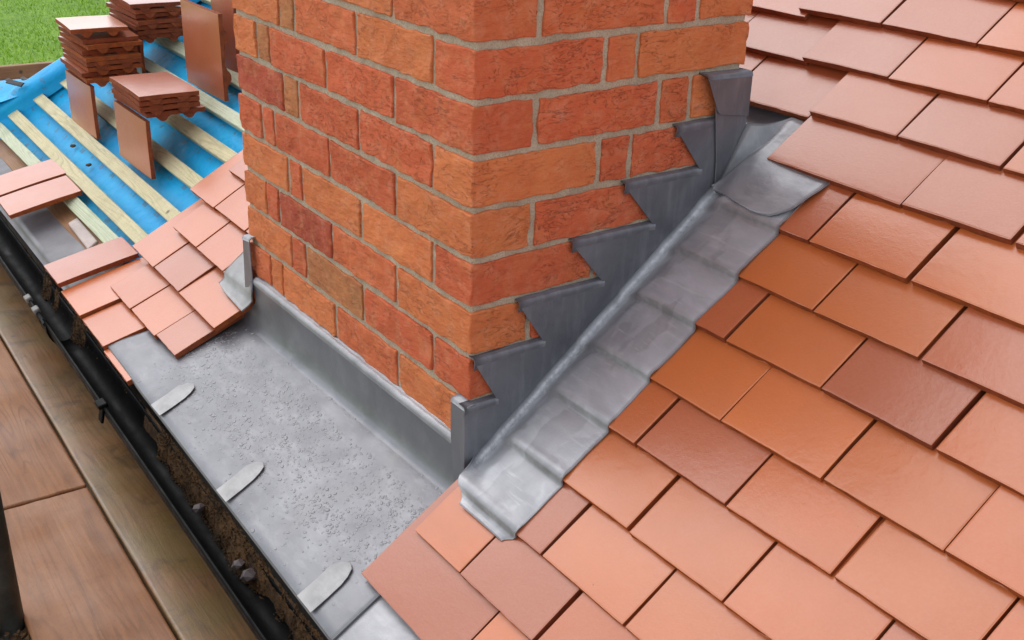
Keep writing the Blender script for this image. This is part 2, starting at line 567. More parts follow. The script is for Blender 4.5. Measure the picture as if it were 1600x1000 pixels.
# colours a fired clay tile may have (kept in the object's colour)
T_OR = [(0.58, 0.135, 0.026), (0.61, 0.150, 0.030), (0.55, 0.125, 0.026)]
T_RD = [(0.47, 0.110, 0.036), (0.50, 0.122, 0.042), (0.45, 0.108, 0.038)]
T_DK = [(0.40, 0.092, 0.030), (0.39, 0.090, 0.032)]

def tcol(kind=None):
    r = random.random()
    if kind is None:
        kind = 'o' if r < 0.6 else 'r'
    c = random.choice({'o': T_OR, 'r': T_RD, 'd': T_DK}[kind])
    j = random.uniform(0.93, 1.07)
    return (c[0] * j, c[1] * j, c[2] * j, 1)

# ================================================================ GROUND
GZ = -3.2
def ground():
    def patch(name, x0, x1, y0, y1, n, m):
        v = []
        for i in range(n + 1):
            for j in range(n + 1):
                x = x0 + (x1 - x0) * i / n; y = y0 + (y1 - y0) * j / n
                v.append((x, y, GZ + 0.05 * noise.noise(Vector((x * .2, y * .2, 0)))))
        o = mesh_obj(name, v, grid_faces(n + 1, n + 1), m)
        tag(o, kind='structure')
    patch('lawn', -150, -8.5, -150, 150, 40, M['lawn'])
    patch('bounce_ground', -8.5, 150, -150, 150, 40, M['bounce'])  # unseen ground, added in warm grey to bounce light on to the chimney
ground()

def grass():
    v, f = [], []
    rnd = random.Random(3)
    for i in range(42000):
        x = rnd.uniform(-24, -10.5); y = rnd.uniform(0.3, 9.5)
        z = GZ + 0.05 * noise.noise(Vector((x * .2, y * .2, 0)))
        a = rnd.uniform(0, 6.28); hgt = rnd.uniform(0.03, 0.085); wd = rnd.uniform(0.006, 0.014)
        dx, dy = math.cos(a) * wd, math.sin(a) * wd
        lx, ly = rnd.uniform(-.05, .05), rnd.uniform(-.05, .05)
        b = len(v)
        v += [(x - dx, y - dy, z), (x + dx, y + dy, z), (x + lx, y + ly, z + hgt)]
        f.append((b, b + 1, b + 2))
    o = mesh_obj('grass', v, f, M['grass'], smooth=False)
    tag(o, 'short bright green lawn grass far below the roof', 'grass', kind='stuff')
grass()

# ================================================================ CHIMNEY
JZ = 0.003
CO = 0.0747
WX, DY = 0.803, 0.505
chim = empty('brick_chimney', (-WX / 2, DY / 2, -0.80))
tag(chim, 'red and orange brick chimney stack rising through the tiled roof', 'chimney')

def mortar_core():
    # box set back 2.5 mm behind the brick faces, finely divided so that the joints are not dead flat
    me = box_mesh('mortar', WX - 0.0085, DY - 0.0085, 1.62, M['mortar'], (110, 70, 200), 0.003, 0.0010, 3)
    o = inst('mortar', me, chim, (-WX / 2, DY / 2, 0.01))
    return o
mortar_core()

B_R = (0.66, 0.142, 0.060); B_O = (0.74, 0.225, 0.078); B_M = (0.70, 0.175, 0.068); B_D = (0.47, 0.090, 0.050); B_B = (0.50, 0.215, 0.085)
BC = {'r': B_R, 'o': B_O, 'm': B_M, 'd': B_D, 'b': B_B}
brick_seed = [0]
def brick(x0, x1, y0, y1, k, colr):
    """k: course index counted downwards; the brick fills the course less half a joint above and below"""
    zt = JZ - CO * k - 0.0050 + random.uniform(-.0008, .0008)
    zb = JZ - CO * (k + 1) + 0.0050 + random.uniform(-.0008, .0008)
    sx, sy, sz = x1 - x0, y1 - y0, zt - zb
    brick_seed[0] += 1
    me = box_mesh('brick', sx, sy, sz, M['brick'],
                  (max(2, int(sx / 0.011)), max(2, int(sy / 0.011)) if x1 > -0.02 else 2, 8), 0.0013, 0.0030, brick_seed[0])
    o = inst('brick', me, chim, ((x0 + x1) / 2 + random.uniform(-.0006, .0006), (y0 + y1) / 2 + random.uniform(-.0006, .0006), (zt + zb) / 2))
    o.rotation_euler = (random.uniform(-.004, .004), random.uniform(-.004, .004), random.uniform(-.003, .003))
    c = BC[colr]; j = random.uniform(0.92, 1.08)
    o.color = (c[0] * j, c[1] * j, c[2] * j, 1)

G = 0.0052
A_L = [0, -.103, -.326, -.543, -.600, -WX]
B_L = [0, -.212, -.433, -.648, -.703, -WX]
A_Rt = [0, .222, .282, DY]
B_Rt = [0, .105, .332, .395, DY]
# colours read off the photograph, course by course, from the near corner
CL = {-1: 'mombm', 0: 'rombo', 1: 'rrrbo', 2: 'orrbd', 3: 'orrrr', 4: 'rooro', 5: 'omdro', 6: 'rrbro', 7: 'omoom'}
CR = {-1: 'rmro', 0: 'rmo', 1: 'rrmo', 2: 'orr', 3: 'mr', 4: 'rr', 5: 'mm', 6: 'rm', 7: 'rm'}
CR[-1] = 'mmro'; CR[3] = 'orrm'; CR[4] = 'rmr'; CR[5] = 'mrrm'; CR[6] = 'rmr'; CR[7] = 'omrm'
for k in range(-10, 10):
    isA = (k % 2 == 0)
    L = A_L if isA else B_L
    Rr = A_Rt if isA else B_Rt
    cl = CL.get(k) or [random.choice('rrmoomb') for _ in range(5)]
    cr = CR.get(k) or [random.choice('rrmoom') for _ in range(5)]
    jit = lambda: random.uniform(-.0025, .0025)
    for i in range(5):
        if i == 0:
            # corner brick: one brick, two faces
            x0 = L[1] + G
            if isA: brick(x0, 0, 0, Rr[1] - G, k, cl[0])
            else: brick(x0, 0, 0, 0.1, k, cl[0])
        else:
            x1 = L[i] - G; x0 = (L[i + 1] + G) if i < 4 else -WX
            brick(x0 + (jit() if i < 4 else 0), x1, 0, 0.10, k, cl[i])
    for i in range(1, len(Rr) - 1):
        y0 = Rr[i] + G; y1 = Rr[i + 1] - G if i < len(Rr) - 2 else DY
        brick(-0.10, 0, y0, y1, k, cr[min(i, len(cr) - 1)])
    # far sides, seen only past the corners
    if k < 3:
        for (xa, xb) in ((-0.325, -0.106), (-0.555, -0.335), (-0.69, -0.565)):
            brick(xa, xb, DY - 0.10, DY, k, random.choice('rmo'))
        for (ya, yb) in ((0.11, 0.25), (0.26, 0.39), (0.40, DY)):
            brick(-WX, -WX + 0.10, ya, yb, k, random.choice('rmo'))

# ================================================================ ROOF
roof = empty('tiled_roof', rp(-0.4, -0.33, -0.1))
tag(roof, 'clay tile roof with its far side stripped to battens on blue membrane', 'roof')

TLEN, TWID, TTH = 0.265, 0.165, 0.011
def tile_mesh(name, length=TLEN, width=TWID, nibs=True, seed=0, camber=0.0010):
    """plain tile: tail edge at y=0, head at y=length, top of the tail at z=0; cambered, soft rims, ragged under-edge"""
    rnd = random.Random(seed)
    nx = 10
    e = 0.0011
    xs = [-width / 2, -width / 2 + e, -width / 2 + 2.1 * e] + [-width / 2 + width * i / nx for i in range(1, nx)] + [width / 2 - 2.1 * e, width / 2 - e, width / 2]
    ys = [0, e, 2.1 * e, length * .2, length * .42, length * .68, length * .86, length - 2.1 * e, length - e, length]
    hw = width / 2
    v, f = [], []
    wob = [rnd.uniform(-.0007, .0007) for _ in range(8)]
    def top(x, y):
        z = -0.0007 * (x / hw) ** 2 - camber * ((y - length * .5) / length) ** 2 * 4 + camber
        z += 0.0005 * noise.noise(Vector((x * 22, y * 22, seed * 5.1)))
        if x in (xs[0], xs[-1]) or y in (ys[0], ys[-1]): z -= 0.0007
        return z
    for i, x in enumerate(xs):
        for j, y in enumerate(ys):
            xx, yy = x, y
            n = noise.noise(Vector((x * 45, y * 45, seed * 3.3)))
            if j == 0: yy += n * 0.0010
            if i in (0, len(xs) - 1): xx += n * 0.0006
            v.append((xx, yy, top(x, y)))
    nv = len(ys)
    f += grid_faces(len(xs), nv)
    nb = len(v)
    for i, x in enumerate(xs):
        for j, y in enumerate(ys):
            z = -TTH - 0.0016 * (x / hw) ** 2 - (camber - .001) * ((y - length * .5) / length) ** 2 * 4 + (camber - .001)
            yy = y
            n = noise.noise(Vector((x * 70, seed * 2.7, 9.1)))
            n2 = noise.noise(Vector((x * 190, seed * 2.7, 4.1)))
            if j == 0:
                yy += n * 0.0022 + n2 * 0.0012 + 0.0006; z += n2 * 0.0012
            v.append((x * (0.998 if i in (0, len(xs) - 1) else 1), yy, z))
    f += grid_faces(len(xs), nv, nb, True)
    nxx = len(xs)
    def rim(idx):
        for a, b in zip(idx[:-1], idx[1:]): f.append((a, b, b + nb, a + nb))
    rim([i * nv for i in range(nxx)][::-1])
    rim([i * nv + nv - 1 for i in range(nxx)])
    rim([j for j in range(nv)])
    rim([(nxx - 1) * nv + j for j in range(nv)][::-1])
    f[-2 * (nxx + nv - 2):] = [q[::-1] for q in f[-2 * (nxx + nv - 2):]]
    if nibs:
        # two hanging nibs: the head edge dips in a soft hump below the tile
        for cx in (-width * 0.23, width * 0.23):
            prof = [(-.021, 0), (-.015, -.0025), (-.010, -.009), (-.004, -.0125), (.004, -.0125), (.010, -.009), (.015, -.0025), (.021, 0)]
            b = len(v)
            for (px, pz) in prof:
                for yy in (length + 0.0003, length - 0.016):
                    v.append((cx + px, yy, -TTH - 0.001 + pz * (1 if yy > length - .01 else 0.9)))
            for q in range(len(prof) - 1):
                a = b + q * 2
                f.append((a, a + 2, a + 3, a + 1))
            f.append(tuple(b + 2 * q for q in range(len(prof)))[::-1])
            f.append(tuple(b + 2 * q + 1 for q in range(len(prof))))
    me = bpy.data.meshes.new(name)
    me.from_pydata(v, [], f)
    me.update()
    me.materials.append(M['tile'])
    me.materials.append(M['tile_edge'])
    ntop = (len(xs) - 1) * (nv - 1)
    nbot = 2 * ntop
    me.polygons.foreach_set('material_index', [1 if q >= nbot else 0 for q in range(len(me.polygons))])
    me.polygons.foreach_set('use_smooth', [q < ntop for q in range(len(me.polygons))])
    return me

TM = [tile_mesh('roof_tile', seed=s) for s in range(5)]
TILT = 0.0115 / 0.0995
def lay(xl, xr, s, h=0.0, z0=None, pitch=None, kind=None, me=None, length=TLEN, yaw=0.0, sink=None):
    """one roof tile with its tail corners at xl / xr, tail edge at s"""
    p = rp((xl + xr) / 2, s, h, z0)
    a = pitch if pitch is not None else TH - math.atan(TILT)
    m = me or random.choice(TM)
    o = inst('roof_tile', m, roof, p, (a + random.uniform(-.006, .006), random.uniform(-.009, .009), yaw + random.uniform(-.009, .009)),
             ((xr - xl) / TWID, length / TLEN, 1))
    o.color = tcol(kind)
    return o

# right-hand slope: rows measured from the photograph
rows = {-2: (-.345, 0), -1: (-.2475, .5), 0: (-.1485, 0), 1: (-.0575, .5), 2: (.040, 0), 3: (.140, .5), 4: (.232, 0),
        5: (.3345, .5), 6: (.4305, 0), 7: (.5255, .5), 8: (.629, 0), 9: (.733, .5), 10: (.8315, 0), 11: (.929, .5)}
for k in range(12, 18): rows[k] = (.929 + .0985 * (k - 11), 0 if k % 2 == 0 else .5)
X0 = {0: .328, .5: .2445}
PX = .1715
special = {(3, 0): 'r', (2, 0): 'r', (4, 0): 'r', (1, 0): 'r', (5, 2): 'd', (2, -1): 'r'}
for k, (s, ph) in rows.items():
    xs = X0[ph]
    n0 = {-2: 0, -1: 0, 0: -1, 8: 0, 9: 0, 10: -2, 11: -2}.get(k, -1)
    if k >= 12: n0 = -4
    for n in range(n0, 7):
        xl = xs + PX * n + random.uniform(.0012, .0026)
        xr = xs + PX * (n + 1) - random.choice((.0016, .0020, .0026, .0042, .0052))
        if k in (10, 11) and n == -1 and k == 10: pass
        if xl > 1.45: continue
        kind = None
        if 2 <= k <= 7 and n >= 0: kind = random.choice('oooor')
        if k >= 8: kind = random.choice('rro')
        if k <= 1: kind = random.choice('orr') if (k + n) % 2 else 'o'
        if (k, n) == (5, 1): kind = 'd'
        if (k, n) in ((5, -1), (7, -1), (1, -1)): kind = 'r'
        if (k, n) in ((4, -1), (0, 1), (1, 0), (6, 0)): kind = 'o'
        lay(xl, xr, s + random.uniform(-.0012, .0012), random.uniform(-.0010, .0024), ZR, kind=kind)
# wide tiles and fill-in tiles beside the chimney
lay(.0115, .2425, -.2475, 0, ZR, kind='r', length=.215)
lay(.034, .1545, -.1485, 0, ZR, kind='o', length=.118)
lay(.0775, .3265, .629, .001, ZR, kind='r')
lay(.0805, .2425, .734, .001, ZR, kind='r')
for (xl, xr, s, hh) in ((-.098, .0765, .729, -.010), (-.27, -.101, .729, -.010), (-.186, -.010, .831, -.008), (-.36, -.189, .831, -.008),
                        (-.255, -.0795, .917, -.005), (-.43, -.258, .917, -.005), 
                        (-.53, -.363, .831, -.008), (-.60, -.433, .917, -.005), (-.44, -.273, .729, -.010)):
    lay(xl, xr, s, hh, ZR, kind='r')

# left-hand side of the chimney: tile by tile, flattening towards the eaves
def layw(xl, xr, y, z, pitch, length=TLEN, kind=None, yaw=0.02):
    o = inst('roof_tile', random.choice(TM), roof, ((xl + xr) / 2, y, z),
             (R(pitch), 0, yaw * -1 + random.uniform(-.004, .004)), ((xr - xl) / TWID, length / TLEN, 1))
    o.color = tcol(kind)
    return o
for (xl, xr, y, z, pt, ln) in (
        (-1.468, -1.338, -.2585, -.7535, 11.5, .195),      # first eaves tile, half laid
        (-1.334, -1.176, -.2575, -.772, 13.2, .262),
        (-1.172, -1.012, -.2575, -.7795, 13.4, .262),
        (-1.010, -.850, -.2610, -.790, 14, .262),
        (-1.240, -1.094, -.1700, -.744, 21.5, .265),
        (-1.092, -.936, -.1705, -.7455, 22, .265),
        (-.934, -.823, -.1685, -.744, 22, .265)):
    layw(xl, xr, y, z, pt, ln, 'o' if random.random() < .5 else 'r')
for (xl, xr, s, pt) in ((-1.320, -1.168, -.107, 26.5), (-1.166, -1.007, -.108, 26), (-1.005, -.795, -.112, 24),
                        (-1.240, -1.088, -.0105, 28.5), (-1.086, -.930, -.0135, 28.5), (-.928, -.81, -.016, 28.5),
                        (-1.313, -1.160, .0835, 29), (-1.158, -.982, .0835, 29), (-.980, -.812, .082, 29),
                        (-1.240, -1.086, .175, 30), (-1.084, -.93, .173, 30), (-.928, -.812, .172, 30)):
    p = rp((xl + xr) / 2, s, 0.004, ZL)
    layw(xl, xr, p.y, p.z, pt, TLEN, random.choice('oor'))

# battens ---------------------------------------------------------
def batten(xa, xb, sa, sb, wd, mat, hh=-.033, th=.024):
    """a batten lying on the membrane, its centre line from (xa, sa) to (xb, sb)"""
    pa, pb = rp(xa, sa, hh - th / 2, ZL), rp(xb, sb, hh - th / 2, ZL)
    L = (pb - pa).length
    me = box_mesh('batten', L, wd, th, mat, (14, 2, 2), 0.0018, 0.0009, random.randint(0, 99))
    o = inst('batten', me, roof, (pa + pb) / 2)
    ex = (pb - pa).normalized()
    ez = Vector((0, -ST, CT)); ey = ez.cross(ex).normalized(); ez = ex.cross(ey)
    o.rotation_euler = Matrix((ex, ey, ez)).transposed().to_euler()
    return o
batten(-2.80, -1.43, -.124, -.133, .036, M['batten_green'])
batten(-2.735, -0.92, -.057, -.088, .037, M['batten'])
batten(-2.690, -0.86, .036, .004, .037, M['batten'])
batten(-2.64, -0.83, .134, .102, .038, M['batten'])
batten(-2.60, -0.83, .232, .204, .036, M['batten'])
batten(-2.55, -0.83, .322, .294, .034, M['batten_green'])
batten(-2.50, -0.83, .418, .390, .036, M['batten_green'])
for q in range(1, 5):
    batten(-2.50 + .03 * q, -0.83, .418 + .096 * q, .390 + .096 * q, .036, random.choice((M['batten'], M['batten_green'])))
# batten along the verge
hb = batten(-2.720, -2.50, .065, .285, .030, M['batten_green'], -.026)
hb.name = 'hip_batten'
# short dark packer beside it
pk = batten(-2.715, -2.645, .089, .092, .036, M['dark'], -.040, .012)
pk.name = 'packer'

# membrane --------------------------------------------------------
def underlay():
    pts = []
    nu, nv = 100, 46
    for i in range(nu):
        x = -2.76 + (4.35) * i / (nu - 1)
        row = []
        for j in range(nv):
            s = -.215 + 1.95 * j / (nv - 1)
            sag = -0.006 * math.sin((s + .02) / .0965 * math.pi) ** 2 + 0.004 * noise.noise(Vector((x * 3, s * 6, 1)))
            edge = 0.045 * sm(-2.66, -2.76, x) if x < -2.66 else 0
            xx = x + 0.62 * max(0, min(1, (s + .1) / 1.6)) * sm(-2.3, -2.76, x)
            row.append(rp(xx, s + SKEW * (x + 2) * (1 if x < -.8 else 0), -.060 + sag + edge * .9))
        pts.append(row)
    o = sheet('underlay', pts, M['membrane'], roof, 0.0012)
    # turned-up strip along the verge
    pts = []
    for i in range(40):
        t = i / 39
        row = []
        for (dx, hh) in ((-.008, -.05), (-.014, -.018), (-.022, -.006), (-.055, .0015), (-.095, .004), (-.118, .001), (-.128, -.02), (-.13, -.06)):
            x = -2.800 + .72 * max(0, t - .02) ** 1.0 * .80 + dx
            s = -.20 + .90 * t
            row.append(rp(x + .03, s, hh + .004 * noise.noise(Vector((t * 9, dx * 30, 2))), ZL))
        pts.append(row)
    sheet('verge_strip', pts, M['membrane'], roof, 0.0012)
    # loose flap of membrane hanging past the verge
    pts = []
    for i in range(26):
        t = i / 25
        row = []
        for j in range(10):
            u = j / 9
            x = -2.84 - .34 * u + .45 * t * .8
            y = -.20 + .46 * t + .03 * u
            z = -.715 + .175 * t * (1 - .15 * u) + .055 * math.sin(u * 2.4) * (1 - .6 * t) - .10 * u * t + .006 * noise.noise(Vector((u * 4, t * 5, 7)))
            row.append((x, y, z + .008))
        pts.append(row)
    sheet('membrane_flap', pts, M['membrane'], roof, 0.0012)
    # short dark fixing strips stapled through it
    def flap_pt(t, u):
        return Vector((-2.84 - .34 * u + .36 * t, -.20 + .46 * t + .03 * u, -.707 + .175 * t * (1 - .15 * u) + .055 * math.sin(u * 2.4) * (1 - .6 * t) - .10 * u * t + .006))
    for (t, u) in ((.43, .5), (.52, .5)):
        me = box_mesh('fixing_strip', .034, .016, .003, M['fascia'], (1, 1, 1), .001)
        inst('fixing_strip', me, roof, flap_pt(t, u), (R(15), R(8), R(15)))
    me = box_mesh('fixing_strip', .085, .018, .004, M['fascia'], (1, 1, 1), .001)
    inst('fixing_strip', me, roof, rp(-2.715, .02, .024, ZL), (R(36), 0, R(20)))
underlay()

# eaves tray, mortar bed and fascia behind the gutter -------------------
def eaves():
    pts = []
    for i in range(50):
        x = -3.3 + 2.25 * i / 49
        row = []
        sk = -.0145 * (x + 1.8)
        for (y, z) in ((-.212, -.835), (-.209, -.812), (-.2035, -.802), (-.195, -.7985), (-.16, -.789), (-.125, -.780), (-.112, -.776)):
            row.append((x, y + sk, z + .0025 * noise.noise(Vector((x * 3.5, y * 12, 3)))))
        pts.append(row)
    sheet('eaves_tray', pts, M['felt'], roof, 0.002)
    # weathered timber under the tray's back edge
    me = box_mesh('tilting_fillet', 2.2, .05, .05, M['toe'], (20, 2, 2), .002, .002, 5)
    o = inst('tilting_fillet', me, roof, (-2.2, -.088, -.792), (R(25), 0, R(-.8)))
    # pale strip of mortar lying on it
    v = [(-1.765, -.118, -.764), (-1.775, -.090, -.756), (-1.58, -.096, -.758), (-1.555, -.128, -.766)]
    poly_plate('mortar_strip', v, (0, -.3, 1), .012, M['render'], roof, .002)
    me = box_mesh('fascia_board', 4.9, .018, .16, M['fascia'], (8, 1, 1), .002)
    inst('fascia_board', me, roof, (-.85, -.172, -.90), (0, 0, R(-.8)))
eaves()

# ================================================================ LEAD APRON IN FRONT OF THE CHIMNEY
def yedge(x): return -.2490 - .0205 * (x + .943)
def zedge(x): return -.7885 - .002 * (x + .943)
YC = -.026
def zc(x): return -.7045 + .020 * (x + .787) / .80
def apron_z(x, y):
    """height of the lead sheet between the crease and the eaves edge"""
    ye, ze = yedge(x), zedge(x)
    t = (y - ye) / (YC - ye)
    z = ze + (zc(x) - ze) * t
    z += 0.0022 * noise.noise(Vector((x * 5, y * 7, 2.2))) * min(1, max(0, t * 4)) * min(1, max(0, (1 - t) * 4))
    # dressed up on to the tiles at the far end
    k = sm(-.795, -.90, x) if x < -.795 else 0
    zt = -.7865 + (y + .2595) * .25
    return z * (1 - k) + (zt + .0015) * k

def apron():
    root = empty('lead_apron', (-.40, -.14, -.80))
    tag(root, 'wide wet lead apron sheet between chimney front and gutter', 'lead flashing')
    pts = []
    nu = 110
    for i in range(nu):
        t = i / (nu - 1)
        row = []
        # upstand, from the mortar joint down
        xu = -.775 + (.775 - .010) * t
        wob = .0012 * noise.noise(Vector((xu * 9, 0, 5)))
        for (y, z) in ((.008, -.5925), (-.002, -.5925), (-.0072, -.594), (-.0095, -.598), (-.0092, -.604), (-.0080, -.62), (-.0075, -.634), (-.0080, -.648)):
            row.append((xu, y + wob, z + .0025 * noise.noise(Vector((xu * 6, 1, 1))) + .004 * (t - .5) + .0015))
        # cove and slope: the sheet widens towards the far end
        for q in range(1, 7):
            a = q / 6
            xx = xu + (-.10 * a) * (1 - t) ** 3
            y = -.008 + (YC + .008) * (1 - math.cos(a * math.pi / 2))
            z = -.648 + (zc(xx) + .648) * math.sin(a * math.pi / 2)
            row.append((xx, y, z))
        nvv = 16
        for q in range(1, nvv + 1):
            a = q / nvv
            x0 = -.795 + (.795 + .02) * t
            x1 = -1.02 + (1.02 + .095) * t
            aa = min(1, a * 1.6)
            xx = xu - .10 * (1 - t) ** 3 + (x1 + .08 * (1 - t) ** 3 - x0) * (aa * .6 + a * .4) * 1.0
            y = YC + (yedge(xx) - YC) * a
            row.append((xx, y, apron_z(xx, y) + (.0012 if q == 1 else 0)))
        xe = row[-1][0]
        row.append((xe, row[-1][1] - .0012, row[-1][2] - .003))
        row.append((xe, row[-1][1] + .001, row[-1][2] - .006))
        pts.append(row)
    sheet('apron_sheet', pts, M['lead_wet'], root, 0.0022, flip=True)
    pts = []
    for i in range(80):
        x = -.772 + .742 * i / 79
        zt = -.591 + .004 * (i / 79 - .5) + .0025 * noise.noise(Vector((x * 6, 1, 1)))
        wq = .0011 * noise.noise(Vector((x * 45, 2, 8)))
        pts.append([(x, .004, zt + .0008), (x, -.0045, zt + .0012 + wq), (x, -.0095 + wq, zt - .0015), (x, -.0118 + wq, zt - .0055), (x, -.0118, zt - .010), (x, -.0090, zt - .0155)])
    sheet('rolled_edge', pts, M['lead'], root, .0018, flip=True)
    # three folded clips holding the front edge
    for (xa, xb, w2) in (((-.708, -.2566), None, .050), ((-.366, -.2624), None, .043), ((-.036, -.266), None, .046)):
        cx = xa[0]
        out = []
        L = .088
        ye = yedge(cx)
        shape = [(-.5, -.004), (.5, -.004), (.5, .028), (.5, .050), (.44, .064), (.30, .075), (.04, .079), (-.28, .071), (-.5, .056), (-.5, .028)]
        top = []
        for (u, dd) in shape:
            x = cx + .012 + u * w2 - .13 * dd
            y = ye + dd
            top.append(Vector((x, y, apron_z(x, max(y, yedge(x) + .0005)) + .0040 + (.0010 if dd > .05 else 0))))
        n = Vector((0, -.43, .9)).normalized()
        c = poly_plate('lead_clip', top, n, .0013, M['lead_clip'], root, .0004)
    # beads of rain
    rnd = random.Random(11)
    v, f = [], []
    def bead(x, y, r, st, ang, zf=apron_z, hk=.42):
        z = zf(x, y)
        nrm = Vector((zf(x - .004, y) - zf(x + .004, y), zf(x, y - .004) - zf(x, y + .004), .008)).normalized()
        tx = Vector((math.cos(ang), math.sin(ang), 0)); tx = (tx - nrm * tx.dot(nrm)).normalized(); ty = nrm.cross(tx)
        c = Vector((x, y, z)) - nrm * .0004
        b = len(v); ns = 9
        lob = [1 + rnd.uniform(-.16, .16) for _ in range(ns)]
        for ring, (rr, hh) in enumerate(((1, 0), (.93, .45), (.62, .85))):
            for q in range(ns):
                a = 6.2832 * q / ns
                v.append(c + (tx * math.cos(a) * st + ty * math.sin(a)) * r * rr * lob[q] + nrm * (r * hk * hh + .0002))
        v.append(c + nrm * r * hk)
        for ring in range(2):
            for q in range(ns):
                a0 = b + ring * ns + q; a1 = b + ring * ns + (q + 1) % ns
                f.append((a0, a1, a1 + ns, a0 + ns))
        for q in range(ns):
            f.append((b + 2 * ns + q, b + 2 * ns + (q + 1) % ns, b + 3 * ns))
        f.append(tuple(b + q for q in range(ns))[::-1])
    cnt = 0
    while cnt < 3400:
        x = rnd.uniform(-.86, .02); t = rnd.random()
        y = yedge(x) + (YC - yedge(x)) * t
        dens = .12 + .95 * sm(.12, .42, t) * (1 - .45 * sm(.80, 1.0, t))
        dens *= .62 + .5 * sm(-.15, .3, noise.noise(Vector((x * 7, y * 9, 4))))
        dens *= .35 + .65 * sm(-.88, -.70, x)
        if rnd.random() > dens: continue
        r = min(.0038, .0009 + abs(rnd.gauss(0, .00082)))
        bead(x, y, r, rnd.uniform(1.0, 1.7), rnd.uniform(-.9, .9))
        cnt += 1
    o = mesh_obj('water_droplet', v, f, M['water'], root)
    tag(o, kind='stuff')
    return bead
apron()

# the next sheet to the right, lapped under
def lap_sheet():
    pts = []
    for i in range(16):
        x = .010 + .33 * i / 15
        row = []
        for j in range(8):
            t = j / 7
            y = yedge(min(x, .1)) + .010 * 0 + (.10) * t
            row.append((x + .03 * t, y - .001, apron_z(.05, y) - .005))
        pts.append(row)
    o = sheet('lead_sheet', pts, M['lead'], None, .0022)
    tag(o, 'smooth lead sheet lapped under the apron at the eaves below right hand tiles', 'lead flashing')
lap_sheet()

